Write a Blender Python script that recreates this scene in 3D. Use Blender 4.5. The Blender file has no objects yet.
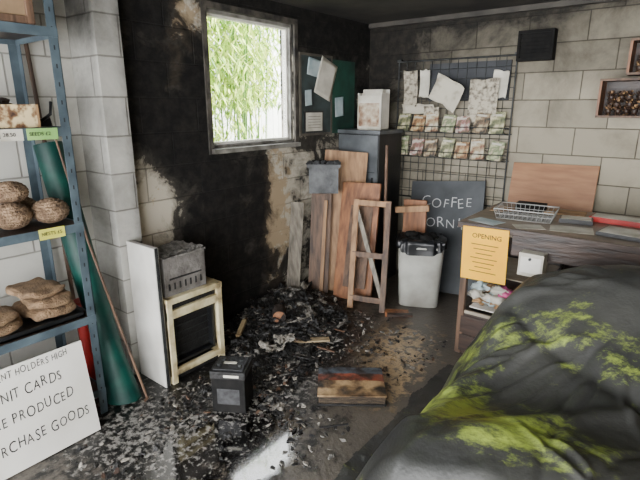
import bpy, math, random
from mathutils import Vector, Matrix, noise, Euler
random.seed(7)
scene=bpy.context.scene
# ---------------------------------------------------------------- helpers
def V(*a): return Vector(a)
def S(t):
    t=max(0.0,min(1.0,t)); return t*t*(3-2*t)
def G(x,y,cx,cy,sx,sy): return math.exp(-((x-cx)/sx)**2-((y-cy)/sy)**2)
def N(x,y,z=0.0): return noise.noise(Vector((x,y,z)))
def FB(x,y,z=0.0,o=4): return noise.fractal(Vector((x,y,z)),0.9,2.0,o)
def newmat(name):
    m=bpy.data.materials.new(name); m.use_nodes=True
    nt=m.node_tree; b=nt.nodes['Principled BSDF']; return m,nt,b
def lin(c): return tuple((x/255/12.92 if x/255<=.04045 else ((x/255+.055)/1.055)**2.4) for x in c)+(1,)
def mat(name,c1,c2=None,scale=6,rough=.7,bump=.0,metal=0,stretch=(1,1,1),detail=6,c3=None,pos=(.35,.65),bscale=None,spec=.5,dist=0):
    m,nt,b=newmat(name); n=nt.nodes; l=nt.links
    b.inputs['Roughness'].default_value=rough; b.inputs['Metallic'].default_value=metal
    b.inputs['Specular IOR Level'].default_value=spec
    if c2 is None and not bump:
        b.inputs['Base Color'].default_value=lin(c1); return m
    if c2 is None: c2=tuple(x*.85 for x in c1)
    tc=n.new('ShaderNodeTexCoord'); mp=n.new('ShaderNodeMapping'); mp.inputs['Scale'].default_value=stretch
    l.new(tc.outputs['Object'],mp.inputs['Vector'])
    t=n.new('ShaderNodeTexNoise'); t.inputs['Scale'].default_value=scale; t.inputs['Detail'].default_value=detail
    t.inputs['Distortion'].default_value=dist
    l.new(mp.outputs[0],t.inputs['Vector'])
    r=n.new('ShaderNodeValToRGB'); e=r.color_ramp.elements
    e[0].position=pos[0]; e[0].color=lin(c1); e[1].position=pos[1]; e[1].color=lin(c2)
    if c3: x=e.new(min(.98,pos[1]+.12)); x.color=lin(c3)
    l.new(t.outputs['Fac'],r.inputs[0]); l.new(r.outputs[0],b.inputs['Base Color'])
    if bump:
        t2=n.new('ShaderNodeTexNoise'); t2.inputs['Scale'].default_value=bscale or scale*3; t2.inputs['Detail'].default_value=5
        l.new(mp.outputs[0],t2.inputs['Vector'])
        bp=n.new('ShaderNodeBump'); bp.inputs['Strength'].default_value=bump; bp.inputs['Distance'].default_value=.02
        l.new(t2.outputs['Fac'],bp.inputs['Height']); l.new(bp.outputs[0],b.inputs['Normal'])
    return m
class MB:
    def __init__(s): s.v=[];s.f=[];s.m=[];s.s=[];s.mats=[]
    def mi(s,m):
        if m not in s.mats: s.mats.append(m)
        return s.mats.index(m)
    def add(s,vs,fs,m,smooth=False):
        o=len(s.v); s.v+=[Vector(v) for v in vs]; k=s.mi(m)
        for f in fs: s.f.append([o+i for i in f]); s.m.append(k); s.s.append(smooth)
    def box(s,lo,hi,m,M=None):
        (a,b,c),(d,e,f)=lo,hi
        vs=[V(a,b,c),V(d,b,c),V(d,e,c),V(a,e,c),V(a,b,f),V(d,b,f),V(d,e,f),V(a,e,f)]
        if M: vs=[M@v for v in vs]
        s.add(vs,[(0,3,2,1),(4,5,6,7),(0,1,5,4),(1,2,6,5),(2,3,7,6),(3,0,4,7)],m)
    def cyl(s,p0,p1,r0,m,r1=None,seg=12,caps=True,smooth=True):
        p0=Vector(p0);p1=Vector(p1); r1=r0 if r1 is None else r1
        d=(p1-p0).normalized(); a=d.orthogonal().normalized(); b=d.cross(a)
        vs=[]
        for p,r in((p0,r0),(p1,r1)):
            for i in range(seg):
                t=2*math.pi*i/seg; vs.append(p+a*math.cos(t)*r+b*math.sin(t)*r)
        s.add(vs,[(i,(i+1)%seg,seg+(i+1)%seg,seg+i) for i in range(seg)],m,smooth)
        if caps: s.add(vs,[tuple(range(seg-1,-1,-1)),tuple(range(seg,2*seg))],m)
    def tube(s,pts,r,m,seg=6,closed=False):
        pts=[Vector(p) for p in pts]; n=len(pts); vs=[]
        for i,p in enumerate(pts):
            q=pts[(i+1)%n] if (closed or i<n-1) else p; q0=pts[i-1] if (closed or i>0) else p
            d=(q-q0).normalized(); a=d.cross(V(0,0,1))
            if a.length<.1: a=d.cross(V(1,0,0))
            a.normalize(); b=d.cross(a)
            rr=r[i] if isinstance(r,list) else r
            for k in range(seg):
                t=2*math.pi*k/seg; vs.append(p+a*math.cos(t)*rr+b*math.sin(t)*rr)
        fs=[]
        for i in range(n if closed else n-1):
            j=(i+1)%n
            for k in range(seg): fs.append((i*seg+k,i*seg+(k+1)%seg,j*seg+(k+1)%seg,j*seg+k))
        s.add(vs,fs,m,True)
        if not closed: s.add(vs,[tuple(range(seg-1,-1,-1)),tuple(range((n-1)*seg,n*seg))],m)
    def surf(s,nu,nv,fn,m,smooth=True):
        vs=[fn(i/nu,j/nv) for j in range(nv+1) for i in range(nu+1)]
        fs=[(j*(nu+1)+i,j*(nu+1)+i+1,(j+1)*(nu+1)+i+1,(j+1)*(nu+1)+i) for j in range(nv) for i in range(nu)]
        s.add(vs,fs,m,smooth)
    def blob(s,c,r,m,nz=.15,fr=3,nu=16,nv=10,seed=0):
        c=Vector(c); r=Vector(r)
        def fn(u,v):
            a=2*math.pi*u;b=math.pi*(v-.5)
            d=V(math.cos(b)*math.cos(a),math.cos(b)*math.sin(a),math.sin(b))
            k=1+nz*noise.noise(d*fr+V(seed,seed*1.7,0))
            return c+V(d.x*r.x,d.y*r.y,d.z*r.z)*k
        s.surf(nu,nv,fn,m)
    def slab(s,p0,p1,wd,w,t,m):
        p0=Vector(p0);p1=Vector(p1);wd=Vector(wd).normalized(); d=(p1-p0).normalized()
        wd=(wd-d*wd.dot(d)).normalized(); nn=wd.cross(d).normalized()
        vs=[]
        for p in(p0,p1):
            for a,b in((-1,-1),(1,-1),(1,1),(-1,1)): vs.append(p+wd*a*w/2+nn*b*t/2)
        s.add(vs,[(0,3,2,1),(4,5,6,7),(0,1,5,4),(1,2,6,5),(2,3,7,6),(3,0,4,7)],m)
    def text(s,txt,size,M,m,ext=.0008,shear=0,off=0.0):
        cu=bpy.data.curves.new('t','FONT'); cu.body=txt; cu.size=size; cu.extrude=ext; cu.shear=shear; cu.resolution_u=3; cu.offset=size*off
        o=bpy.data.objects.new('t',cu); scene.collection.objects.link(o)
        dg=bpy.context.evaluated_depsgraph_get(); me=bpy.data.meshes.new_from_object(o.evaluated_get(dg))
        s.add([M@v.co for v in me.vertices],[tuple(p.vertices) for p in me.polygons],m)
        bpy.data.objects.remove(o); bpy.data.curves.remove(cu); bpy.data.meshes.remove(me)
    def build(s,name,bevel=0,sub=0,recentre=True,solid=0):
        c=V(0,0,0)
        if recentre:
            lo=[min(v[i] for v in s.v) for i in range(3)];hi=[max(v[i] for v in s.v) for i in range(3)]
            c=V((lo[0]+hi[0])/2,(lo[1]+hi[1])/2,lo[2])
        me=bpy.data.meshes.new(name); me.from_pydata([v-c for v in s.v],[],s.f)
        for m in s.mats: me.materials.append(m)
        me.polygons.foreach_set('material_index',s.m); me.polygons.foreach_set('use_smooth',s.s); me.update()
        o=bpy.data.objects.new(name,me); o.location=c; scene.collection.objects.link(o)
        if solid: md=o.modifiers.new('s','SOLIDIFY'); md.thickness=solid
        if bevel: md=o.modifiers.new('b','BEVEL'); md.width=bevel; md.segments=2; md.limit_method='ANGLE'
        if sub: md=o.modifiers.new('u','SUBSURF'); md.levels=sub; md.render_levels=sub
        return o
def RM(loc,yaw=0,pitch=0,roll=0): return Matrix.Translation(loc)@Euler((pitch,roll,yaw),'XYZ').to_matrix().to_4x4()

# ---------------------------------------------------------------- materials
white=mat('white_paint',(225,222,214),(200,197,188),8,.5)
black=mat('soot_black',(10,10,11),(26,25,25),20,.6,.4)
blackpl=mat('black_plastic',(14,15,17),(24,25,28),30,.35,.1)
blackmt=mat('black_matt',(16,16,16),(28,27,26),20,.9,.1,spec=.2)
char=mat('charcoal',(7,7,8),(34,33,32),18,.4,.9,bscale=60)
ash=mat('ash_grey',(84,82,79),(128,124,118),30,.9,.6)
woodtan=mat('wood_tan',(164,126,88),(120,88,60),5,.6,.15,stretch=(6,6,.7))
woodor=mat('wood_orange',(146,96,60),(96,60,38),5,.5,.15,stretch=(6,6,.6))
woodbr=mat('wood_brown',(108,82,63),(62,46,36),5,.6,.2,stretch=(6,6,.6))
woodgr=mat('wood_grey',(150,142,128),(96,90,82),6,.7,.3,stretch=(5,5,.7))
wooddk=mat('wood_dark',(62,44,34),(34,24,20),6,.45,.15,stretch=(1,5,5))
paper=mat('paper',(208,204,192),(166,161,147),7,.8)
paperbl=mat('paper_blue',(150,170,175),(190,200,200),9,.8)
steelbl=mat('painted_steel_blue',(80,94,102),(56,67,75),9,.45,.1)
steelgr=mat('wire_grey',(30,32,33),(60,62,62),20,.5,0,.3)
teal=mat('teal_plastic',(4,70,60),(2,44,40),6,.5,.1,spec=.3)
card=mat('cardboard',(170,136,96),(130,100,70),9,.8)
hess=mat('hessian',(150,122,92),(106,84,62),18,.95,.8,bscale=120)
rope=mat('rope',(150,124,98),(92,72,54),30,.95,.9,bscale=90)
red=mat('red_plastic',(170,32,26),(130,20,18),8,.5)
pink=mat('pink',(200,90,140),(140,60,104),8,.6)
yellow=mat('yellow_card',(250,188,10),(236,168,8),5,.7)
ink=mat('ink',(40,38,38))
chalk=mat('chalk',(190,193,192))
cream=mat('cream_enamel_burnt',(206,196,160),(170,154,116),9,.5,.2,c3=(56,44,34),pos=(.42,.58))
smoked=mat('smoked_white_panel',(214,212,206),(180,177,170),4,.5,.05)
smokedbox=mat('burnt_grey_box',(120,116,112),(78,74,70),9,.8,.5,c3=(34,32,30))

def wallmat(name,base1,base2,mort,peel,namp=2.2,nscale=4.5,hard=True,rough=.85,paintbump=.5,dark=(17,16,16),tint2=None,msize=.006):
    m,nt,b=newmat(name); n=nt.nodes; l=nt.links
    b.inputs['Roughness'].default_value=rough; b.inputs['Specular IOR Level'].default_value=.3
    uv=n.new('ShaderNodeUVMap'); uv.uv_map='UVMap'
    br=n.new('ShaderNodeTexBrick'); br.inputs['Scale'].default_value=1; br.inputs['Brick Width'].default_value=.4; br.inputs['Row Height'].default_value=.2
    br.inputs['Mortar Size'].default_value=msize; br.inputs['Mortar Smooth'].default_value=.6; br.offset=.5
    br.inputs['Color1'].default_value=lin(base1); br.inputs['Color2'].default_value=lin(base2); br.inputs['Mortar'].default_value=lin(mort)
    l.new(uv.outputs[0],br.inputs['Vector'])
    n1=n.new('ShaderNodeTexNoise'); n1.inputs['Scale'].default_value=nscale; n1.inputs['Detail'].default_value=9; n1.inputs['Roughness'].default_value=.68; n1.inputs['Distortion'].default_value=.4
    l.new(uv.outputs[0],n1.inputs['Vector'])
    at=n.new('ShaderNodeAttribute'); at.attribute_name='soot'
    def math_(op,a,b_,clamp=False):
        x=n.new('ShaderNodeMath'); x.operation=op; x.use_clamp=clamp
        for i,q in enumerate((a,b_)):
            if hasattr(q,'links'): l.new(q,x.inputs[i])
            else: x.inputs[i].default_value=q
        return x.outputs[0]
    nn=math_('MULTIPLY',math_('SUBTRACT',n1.outputs['Fac'],.5),namp)
    val=math_('ADD',at.outputs['Fac'],nn,True)
    rp=n.new('ShaderNodeValToRGB'); e=rp.color_ramp.elements
    e[0].position=.1; e[0].color=(0,0,0,1); e[1].position=1.0; e[1].color=(1,1,1,1)
    if hard:
        x=e.new(.40); x.color=(.5,.5,.5,1); x=e.new(.52); x.color=(.92,.92,.92,1)
    else:
        x=e.new(.55); x.color=(.5,.5,.5,1)
    l.new(val,rp.inputs[0])
    mix1=n.new('ShaderNodeMix'); mix1.data_type='RGBA'
    n5=n.new('ShaderNodeTexNoise'); n5.inputs['Scale'].default_value=13; n5.inputs['Detail'].default_value=8; n5.inputs['Roughness'].default_value=.7; l.new(uv.outputs[0],n5.inputs['Vector'])
    r5=n.new('ShaderNodeValToRGB'); r5.color_ramp.elements[0].position=.42; r5.color_ramp.elements[0].color=lin(dark); r5.color_ramp.elements[1].position=.8; r5.color_ramp.elements[1].color=lin(tint2 or tuple(3*c for c in dark)); l.new(n5.outputs['Fac'],r5.inputs[0]); l.new(r5.outputs[0],mix1.inputs['B'])
    pa=n.new('ShaderNodeAttribute'); pa.attribute_name='peel'
    n2=n.new('ShaderNodeTexNoise'); n2.inputs['Scale'].default_value=9; n2.inputs['Detail'].default_value=7; n2.inputs['Roughness'].default_value=.65
    l.new(uv.outputs[0],n2.inputs['Vector'])
    pv=math_('ADD',pa.outputs['Fac'],math_('MULTIPLY',math_('SUBTRACT',n2.outputs['Fac'],.5),1.6))
    pm=n.new('ShaderNodeMapRange'); pm.inputs['From Min'].default_value=.45; pm.inputs['From Max'].default_value=.55; l.new(pv,pm.inputs['Value'])
    mixp=n.new('ShaderNodeMix'); mixp.data_type='RGBA'; l.new(pm.outputs[0],mixp.inputs['Factor']); l.new(br.outputs['Color'],mixp.inputs['A']); mixp.inputs['B'].default_value=lin(peel)
    l.new(mixp.outputs['Result'],mix1.inputs['A']); l.new(rp.outputs[0],mix1.inputs['Factor'])
    l.new(mix1.outputs['Result'],b.inputs['Base Color'])
    bp=n.new('ShaderNodeBump'); bp.invert=True; bp.inputs['Strength'].default_value=.6; bp.inputs['Distance'].default_value=.006; l.new(br.outputs['Fac'],bp.inputs['Height'])
    bp2=n.new('ShaderNodeBump'); bp2.inputs['Strength'].default_value=paintbump; bp2.inputs['Distance'].default_value=.006; l.new(n2.outputs['Fac'],bp2.inputs['Height']); l.new(bp.outputs[0],bp2.inputs['Normal'])
    l.new(bp2.outputs[0],b.inputs['Normal'])
    return m
wm_win=wallmat('wall_burnt_paint',(190,182,166),(176,168,152),(136,130,118),(160,142,116),namp=2.9,rough=.8,paintbump=.8,dark=(11,10,10),tint2=(42,39,36))
wm_back=wallmat('wall_blocks_smoked',(164,156,138),(142,135,119),(92,86,76),(140,132,116),namp=1.4,nscale=2.2,hard=False,paintbump=.25,dark=(24,22,20),tint2=(54,49,42),msize=.005)
wm_left=wallmat('wall_blocks_white',(196,194,187),(180,178,170),(140,137,130),(176,172,162),namp=1.2,nscale=3,hard=False,paintbump=.2,dark=(34,33,32))

def wall(name,us,vs,pos,sootfn,peelfn,m,hole=None,thick=.12):
    nu,nv=len(us),len(vs); verts=[pos(u,v) for v in vs for u in us]; faces=[]
    for j in range(nv-1):
        for i in range(nu-1):
            cu=(us[i]+us[i+1])/2; cv=(vs[j]+vs[j+1])/2
            if hole and hole[0]<cu<hole[1] and hole[2]<cv<hole[3]: continue
            faces.append((j*nu+i,j*nu+i+1,(j+1)*nu+i+1,(j+1)*nu+i))
    me=bpy.data.meshes.new(name); me.from_pydata(verts,[],faces); me.materials.append(m)
    uvl=me.uv_layers.new(name='UVMap'); a=me.attributes.new('soot','FLOAT','POINT'); p=me.attributes.new('peel','FLOAT','POINT')
    uvs=[(u,v) for v in vs for u in us]
    a.data.foreach_set('value',[sootfn(u,v) for u,v in uvs]); p.data.foreach_set('value',[peelfn(u,v) for u,v in uvs])
    for lp in me.loops: uvl.data[lp.index].uv=uvs[lp.vertex_index]
    o=bpy.data.objects.new(name,me); scene.collection.objects.link(o)
    if thick: md=o.modifiers.new('s','SOLIDIFY'); md.thickness=abs(thick); md.offset=-1 if thick>0 else 1
    return o
def lins(*pts,step=.04):
    r=[pts[0]]
    for a,b in zip(pts,pts[1:]):
        k=max(1,round((b-a)/step)); r+=[a+(b-a)*i/k for i in range(1,k+1)]
    return r
CZ=2.27
# ---------------------------------------------------------------- room shell
def soot_win(y,z):
    s=.34
    s+=.85*S((z-1.88)/.25)                                 # top of wall
    s+=1.15*G(y,z,1.78,1.6,.42,.62)                        # left of window
    s+=1.0*G(y,z,2.2,.7,.38,.8)                            # below window
    s+=.5*G(y,z,2.0,.15,.9,.3)
    s-=.5*G(y,z,2.74,.72,.17,.55)                          # peeled beige column
    s-=1.7*G(y,z,1.98,2.10,.17,.12)+.9*G(y,z,1.86,1.78,.10,.2)
    s-=.95*G(y,z,1.64,1.0,.26,.24)
    s+=.5*G(y,z,2.52,.8,.06,.5)
    s+=.55*G(y,z,3.5,1.75,.6,.5)
    return s
def peel_win(y,z): return .25+.55*G(y,z,2.65,.7,.22,.6)+.35*G(y,z,1.9,1.9,.3,.5)
Z1=2.145
wall('wall_left',lins(1.40,2.11,2.94,4.03),lins(0,1.28,Z1,CZ),lambda u,v:(0,u,v),soot_win,peel_win,wm_win,(2.11,2.94,1.28,Z1),.14)
wall('wall_left.001',lins(-1.6,1.36),lins(0,CZ),lambda u,v:(-.17,u,v),lambda y,z:.02+.25*S((z-1.9)/.3)+.15*S((y-1.0)/.3),lambda y,z:.1,wm_left,None,.14)
wall('wall_pier',lins(0,.27,.41,.5),lins(0,CZ),lambda u,v:((-.17+u,1.33,v) if u<=.27001 else ((.10,1.33+u-.27,v) if u<=.41001 else (.10-(u-.41),1.47,v))),lambda u,v:(.50 if u<.26 else .30)+.35*S((v-1.7)/.5)+.15*S((.3-v)/.3)+(.3*S((u-.36)/.05) if u>.3 else 0),lambda y,z:.2,wm_left,None,.0)
def soot_back(x,z):
    s=.18+.50*S((z-1.25)/1.0)+.27*S((1.8-x)/1.6)+.3*S((z-2.1)/.17)
    s+=.45*G(x,z,.05,1.6,.4,.9)-.12*G(x,z,1.95,1.2,.5,.3)
    return s
wall('wall_back',lins(-.02,4.2,step=.06),lins(0,CZ,step=.06),lambda u,v:(u,4.01,v),soot_back,lambda x,z:.12,wm_back,None,.14)
wall('wall_right',lins(-1.6,4.01,step=.2),lins(0,CZ,step=.2),lambda u,v:(4.2,u,v),lambda x,z:.1+.3*S((z-1.7)/.6),lambda x,z:.1,wm_back,None,-.14)
b=MB(); cm=mat('ceiling_soot',(28,26,25),(58,54,49),3,.8,.2); b.box((-.3,-1.6,CZ),(4.34,4.15,CZ+.08),cm); b.build('ceiling',recentre=False)
b=MB(); b.box((.02,3.95,CZ-.04),(4.18,4.0,CZ-.002),mat('trim_dark',(46,43,40),(74,70,64),5,.8)); b.build('trim_1')
# floor
def floor():
    xs=lins(-.3,4.2,step=.03); ys=lins(-1.6,4.1,step=.03)
    m,nt,bs=newmat('floor_wet_concrete'); n=nt.nodes; l=nt.links
    tc=n.new('ShaderNodeTexCoord')
    def nz(s,d=8,r=.6):
        t=n.new('ShaderNodeTexNoise'); t.inputs['Scale'].default_value=s; t.inputs['Detail'].default_value=d; t.inputs['Roughness'].default_value=r; l.new(tc.outputs['Object'],t.inputs['Vector']); return t.outputs['Fac']
    def at(nm):
        a=n.new('ShaderNodeAttribute'); a.attribute_name=nm; return a.outputs['Fac']
    def mask(a,nf,amp,lo,hi):
        s1=n.new('ShaderNodeMath'); s1.operation='SUBTRACT'; s1.inputs[1].default_value=.5; l.new(nf,s1.inputs[0])
        s2=n.new('ShaderNodeMath'); s2.operation='MULTIPLY_ADD'; s2.inputs[1].default_value=amp; l.new(s1.outputs[0],s2.inputs[0]); l.new(a,s2.inputs[2])
        mr=n.new('ShaderNodeMapRange'); mr.inputs['From Min'].default_value=lo; mr.inputs['From Max'].default_value=hi; l.new(s2.outputs[0],mr.inputs['Value']); return mr.outputs[0]
    def mix(f,A,B):
        x=n.new('ShaderNodeMix'); x.data_type='RGBA'; l.new(f,x.inputs['Factor'])
        for k,q in(('A',A),('B',B)):
            if isinstance(q,tuple): x.inputs[k].default_value=q
            else: l.new(q,x.inputs[k])
        return x.outputs['Result']
    n1=nz(3);n2=nz(11,9,.7);n3=nz(40,4);n4=nz(30,6,.7)
    col=mix(n1,lin((48,45,42)),lin((108,100,90)))
    col=mix(mask(at('dry'),n2,1.9,.44,.62),col,lin((172,148,114)))
    ch=mask(at('char'),n2,1.8,.35,.6)
    chc=mix(mask(at('ash'),n4,2.4,.48,.72),lin((14,13,13)),lin((132,129,124)))
    col=mix(ch,col,chc)
    l.new(col,bs.inputs['Base Color'])
    wt=mask(at('wet'),n1,1.3,.38,.6)
    rg=n.new('ShaderNodeMapRange'); rg.inputs['To Min'].default_value=.36; rg.inputs['To Max'].default_value=.08; l.new(wt,rg.inputs['Value']); l.new(rg.outputs[0],bs.inputs['Roughness'])
    bp=n.new('ShaderNodeBump'); bp.inputs['Distance'].default_value=.008; l.new(n3,bp.inputs['Height'])
    st=n.new('ShaderNodeMapRange'); st.inputs['To Min'].default_value=.5; st.inputs['To Max'].default_value=.06; l.new(wt,st.inputs['Value']); l.new(st.outputs[0],bp.inputs['Strength'])
    l.new(bp.outputs[0],bs.inputs['Normal'])
    l.new(wt,bs.inputs['Coat Weight']); bs.inputs['Coat Roughness'].default_value=.05; bs.inputs['Coat IOR'].default_value=1.75
    verts=[(x,y,0) for y in ys for x in xs]; nx=len(xs)
    faces=[(j*nx+i,j*nx+i+1,(j+1)*nx+i+1,(j+1)*nx+i) for j in range(len(ys)-1) for i in range(nx-1)]
    me=bpy.data.meshes.new('floor'); me.from_pydata(verts,[],faces); me.materials.append(m)
    for nm,fn in(('char',lambda x,y:.22+.8*G(x,y,.45,2.2,.55,.7)+.6*G(x,y,.75,1.4,.5,.45)+.4*G(x,y,.5,1.0,.6,.4)),
                 ('dry',lambda x,y:.12+.5*G(x,y,1.1,2.6,.4,.5)+.35*G(x,y,1.35,2.1,.2,.3)+.25*G(x,y,.75,1.75,.2,.3)),
                 ('ash',lambda x,y:.24+.38*G(x,y,.8,1.8,.35,.45)+.34*G(x,y,.6,1.05,.45,.35)),
                 ('wet',lambda x,y:.02+1.25*G(x,y,1.02,1.20,.26,.34)+.22*G(x,y,.8,1.3,.6,.7)+.30*G(x,y,1.2,2.6,.6,.8))):
        a=me.attributes.new(nm,'FLOAT','POINT'); a.data.foreach_set('value',[fn(v[0],v[1]) for v in verts])
    o=bpy.data.objects.new('floor',me); scene.collection.objects.link(o)
    md=o.modifiers.new('s','SOLIDIFY'); md.thickness=.1; md.offset=-1
floor()
# window
b=MB(); fr=mat('window_frame_sooty',(140,138,132),(84,80,75),9,.5,.1,c3=(36,34,32)); frd=mat('window_trim_burnt',(34,32,30),(80,75,68),12,.8,.4)
y0,y1,z0,z1=2.11,2.94,1.28,Z1
def fr_ring(b,x0,x1,y0,y1,z0,z1,w,m):
    b.box((x0,y0,z0),(x1,y0+w,z1),m); b.box((x0,y1-w,z0),(x1,y1,z1),m)
    b.box((x0,y0+w,z0),(x1,y1-w,z0+w),m); b.box((x0,y0+w,z1-w),(x1,y1-w,z1),m)
fr_ring(b,-.005,.012,y0-.035,y1+.035,z0-.035,z1+.035,.037,frd)
fr_ring(b,-.10,-.02,y0+.001,y1-.001,z0+.001,z1-.001,.022,fr)
fr_ring(b,-.085,-.045,y0+.023,y1-.023,z0+.023,z1-.023,.016,white)
b.box((-.02,y0-.02,z0-.03),(.045,y1+.02,z0),fr)
gm,nt,bs=newmat('window_glass'); tr=nt.nodes.new('ShaderNodeBsdfTransparent'); gl=nt.nodes.new('ShaderNodeBsdfGlossy'); gl.inputs['Roughness'].default_value=.05
mx=nt.nodes.new('ShaderNodeMixShader'); mx.inputs[0].default_value=.04; nt.links.new(tr.outputs[0],mx.inputs[1]); nt.links.new(gl.outputs[0],mx.inputs[2]); nt.links.new(mx.outputs[0],nt.nodes['Material Output'].inputs['Surface'])
b.box((-.068,y0+.04,z0+.04),(-.064,y1-.04,z1-.04),gm)
b.build('window_1')
# ---------------------------------------------------------------- outside
b=MB(); b.box((-9,-3,-.2),(-.4,11,-.1),mat('garden_ground',(120,130,80),(90,100,60),3,.9)); b.build('ground')
b=MB(); leaf=[mat('leaf_a',(176,208,80),(140,176,56),6,.6),mat('leaf_b',(216,228,120),(172,198,84),6,.6),mat('leaf_c',(110,148,60),(76,114,46),6,.6)]
rr=random.Random(3)
for i in range(50):
    x=-1.9-rr.random()*1.0; y=3.2+rr.random()*1.9; h=2.5+rr.random()*1.5
    lean=(rr.random()-.5)*.5
    pts=[V(x+lean*t*t,y+lean*.7*t*t,-.1+h*t) for t in [k/6 for k in range(7)]]
    b.tube(pts,.010,leaf[2],5)
    for k in range(290):
        t=.3+.7*rr.random(); q=V(x+lean*t*t,y+lean*.7*t*t,-.1+h*t)+V(rr.gauss(0,.2),rr.gauss(0,.22),rr.gauss(0,.1))
        if q.x<-3.4: continue
        if q.z<1.6 and (rr.random()<.6 or q.y>4.5): continue
        a=rr.random()*6.28; d=V(math.cos(a),math.sin(a),-.4-rr.random()*1.3).normalized(); L=.12+.14*rr.random(); w=V(-d.y,d.x,0).normalized()*.014
        b.add([q,q+d*L*.4+w,q+d*L,q+d*L*.4-w],[(0,1,2,3)],leaf[rr.choice((0,0,1,1,1,2))])
b.build('bamboo_plant')
b=MB(); fm=mat('fence_white',(235,235,230),(215,215,210),4,.7)
for k in range(36):
    y=2.5+k*.16; b.box((-4.22,y,-.1),(-4.2,y+.145,1.65),fm)
b.box((-4.26,2.5,.3),(-4.22,8.2,.38),fm); b.box((-4.26,2.5,1.2),(-4.22,8.2,1.28),fm); b.build('garden_fence')

# ---------------------------------------------------------------- shelving unit (left)
b=MB()
def angle_post(b,x,y,z0,z1,sx,sy,m):
    b.box((min(x,x+sx*.04),min(y,y+sy*.003),z0),(max(x,x+sx*.04),max(y,y+sy*.003),z1),m)
    b.box((min(x,x+sx*.003),min(y,y+sy*.04),z0),(max(x,x+sx*.003),max(y,y+sy*.04),z1),m)
XF,XR,YA,YB=.31,-.12,.12,1.05
for x,sx in((XF,-1),(XR,1)):
    for y,sy in((YA,1),(YB,-1)): angle_post(b,x,y,0,2.05,sx,sy,steelbl)
hole=mat('slot_dark',(25,28,30))
for k in range(26):
    z=.06+k*.075
    b.box((XF,YB-.024,z),(XF+.0008,YB-.018,z+.018),hole)
    b.box((XF-.024,YB-.0002,z),(XF-.018,YB+.0008,z+.018),hole)
for z in(.14,.55,1.02,1.46,1.87):
    b.box((XR,YA,z-.012),(XF,YB-.005,z),wooddk)
    b.box((XF-.004,YA,z-.035),(XF+.003,YB,z+.004),steelbl); b.box((XR,YA,z-.035),(XR+.004,YB,z+.004),steelbl)
    b.box((XR,YB-.005,z-.035),(XF,YB,z+.004),steelbl); b.box((XR,YA,z-.035),(XF,YA+.004,z+.004),steelbl)
b.build('shelving_unit')
TXM=lambda x,y,z,tilt=0,roll=0: Matrix.Translation((x,y,z))@Matrix(((0,0,1),(1,0,0),(0,1,0))).to_4x4()@Matrix.Rotation(roll,4,'Z')
for y,w,z,m,t in((.765,.085,1.44,paper,'28.50'),(.865,.125,1.44,mat('label_green',(120,170,90),(146,184,106),4,.7),'SEEDS £2'),(.85,.11,1.005,mat('label_yellow',(206,204,84),(190,186,80),4,.7),'NESTS £5')):
    b=MB(); b.box((XF+.0035,y,z-.026),(XF+.006,y+w,z+.022),m); b.text(t,.022,TXM(XF+.007,y+.008,z-.008),ink); b.build('shelf_label')
b=MB(); bx=mat('box_beige',(160,136,106),(116,92,68),5,.7)
b.box((-.02,.3,1.874),(.29,.97,2.1),bx); fr_ring(b,.29,.305,.3,.97,1.876,2.1,.03,woodbr); b.build('picture_box',.003)
b=MB(); prt=mat('printed_card',(214,194,150),(120,88,60),26,.7,c3=(60,40,30),pos=(.48,.6))
for lo,hi in(((.02,.45,1.465),(.28,.46,1.56)),((.02,.93,1.465),(.28,.94,1.56)),((.27,.46,1.465),(.28,.93,1.56)),((.02,.46,1.465),(.03,.93,1.56)),((.03,.46,1.465),(.27,.93,1.47))): b.box(lo,hi,prt if lo[0]>.2 else card)
for i in range(60):
    c=V(rr.uniform(.06,.24),rr.uniform(.5,.9),1.51+rr.random()*.07); b.blob(c,(.025,.03,.015),rr.choice((black,wooddk,card)),.3,2,8,5,i)
b.build('cardboard_box')
b=MB(); b.box((.05,.955,1.465),(.2,1.02,1.50),blackpl); b.tube([(.2,.98,1.49),(.25,1.0,1.52),(.22,1.02,1.57)],.008,blackpl); b.build('hand_tool',.003)
def coil(c,rx,rz,seed):
    b=MB(); T=11; pts=[]
    for i in range(T*18+1):
        t=i/(T*18); a=2*math.pi*T*t; ph=math.pi*(t-.5)*.94; k=math.cos(ph)
        pts.append(V(c[0]+math.cos(a)*rx*max(k,.1),c[1]+math.sin(a)*rx*max(k,.1),c[2]+rz*math.sin(ph)))
    b.blob(c,(rx*.95,rx*.95,rz*.95),rope,.05,3); b.tube(pts,.009+.001*(seed%2),rope,6)
    b.build('rope_ball')
for i,(x,y) in enumerate(((.22,.95),(.21,.79),(.2,.62),(.06,.88),(.06,.71))): coil((x,y,1.025+.062),.072,.05,i)
coil((.14,.82,1.18),.07,.042,1)
def bag(c,sx,sy,sz,yaw,seed):
    b=MB()
    def fn(u,v):
        a=2*math.pi*u; p=math.pi*(v-.5); ca=math.cos(a);sa=math.sin(a);cp=max(math.cos(p),0)
        sg=lambda q,e: math.copysign(abs(q)**e,q)
        x=sx*sg(ca,.6)*cp**.5;y=sy*sg(sa,.6)*cp**.5;z=sz*sg(math.sin(p),.8)
        k=1+.05*N(x*14+seed,y*14); z+=(.012*N(x*22,y*22,seed)+.007*math.sin((x+y*.4)*60+seed))*cp
        q=Matrix.Rotation(yaw,3,'Z')@V(x*k,y*k,z); q=q+Vector(c)
        q.z=max(q.z,c[2]-sz*.98); return q
    b.surf(44,20,fn,hess); return b.build('hessian_bag')
bag((.13,.89,.605),.15,.11,.03,.1,1); bag((.14,.90,.655),.14,.10,.025,-.15,2); bag((.13,.64,.60),.15,.12,.03,.05,3); bag((.16,.63,.648),.13,.11,.022,.3,4); bag((.12,.87,.70),.13,.10,.02,.2,5)
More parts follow.
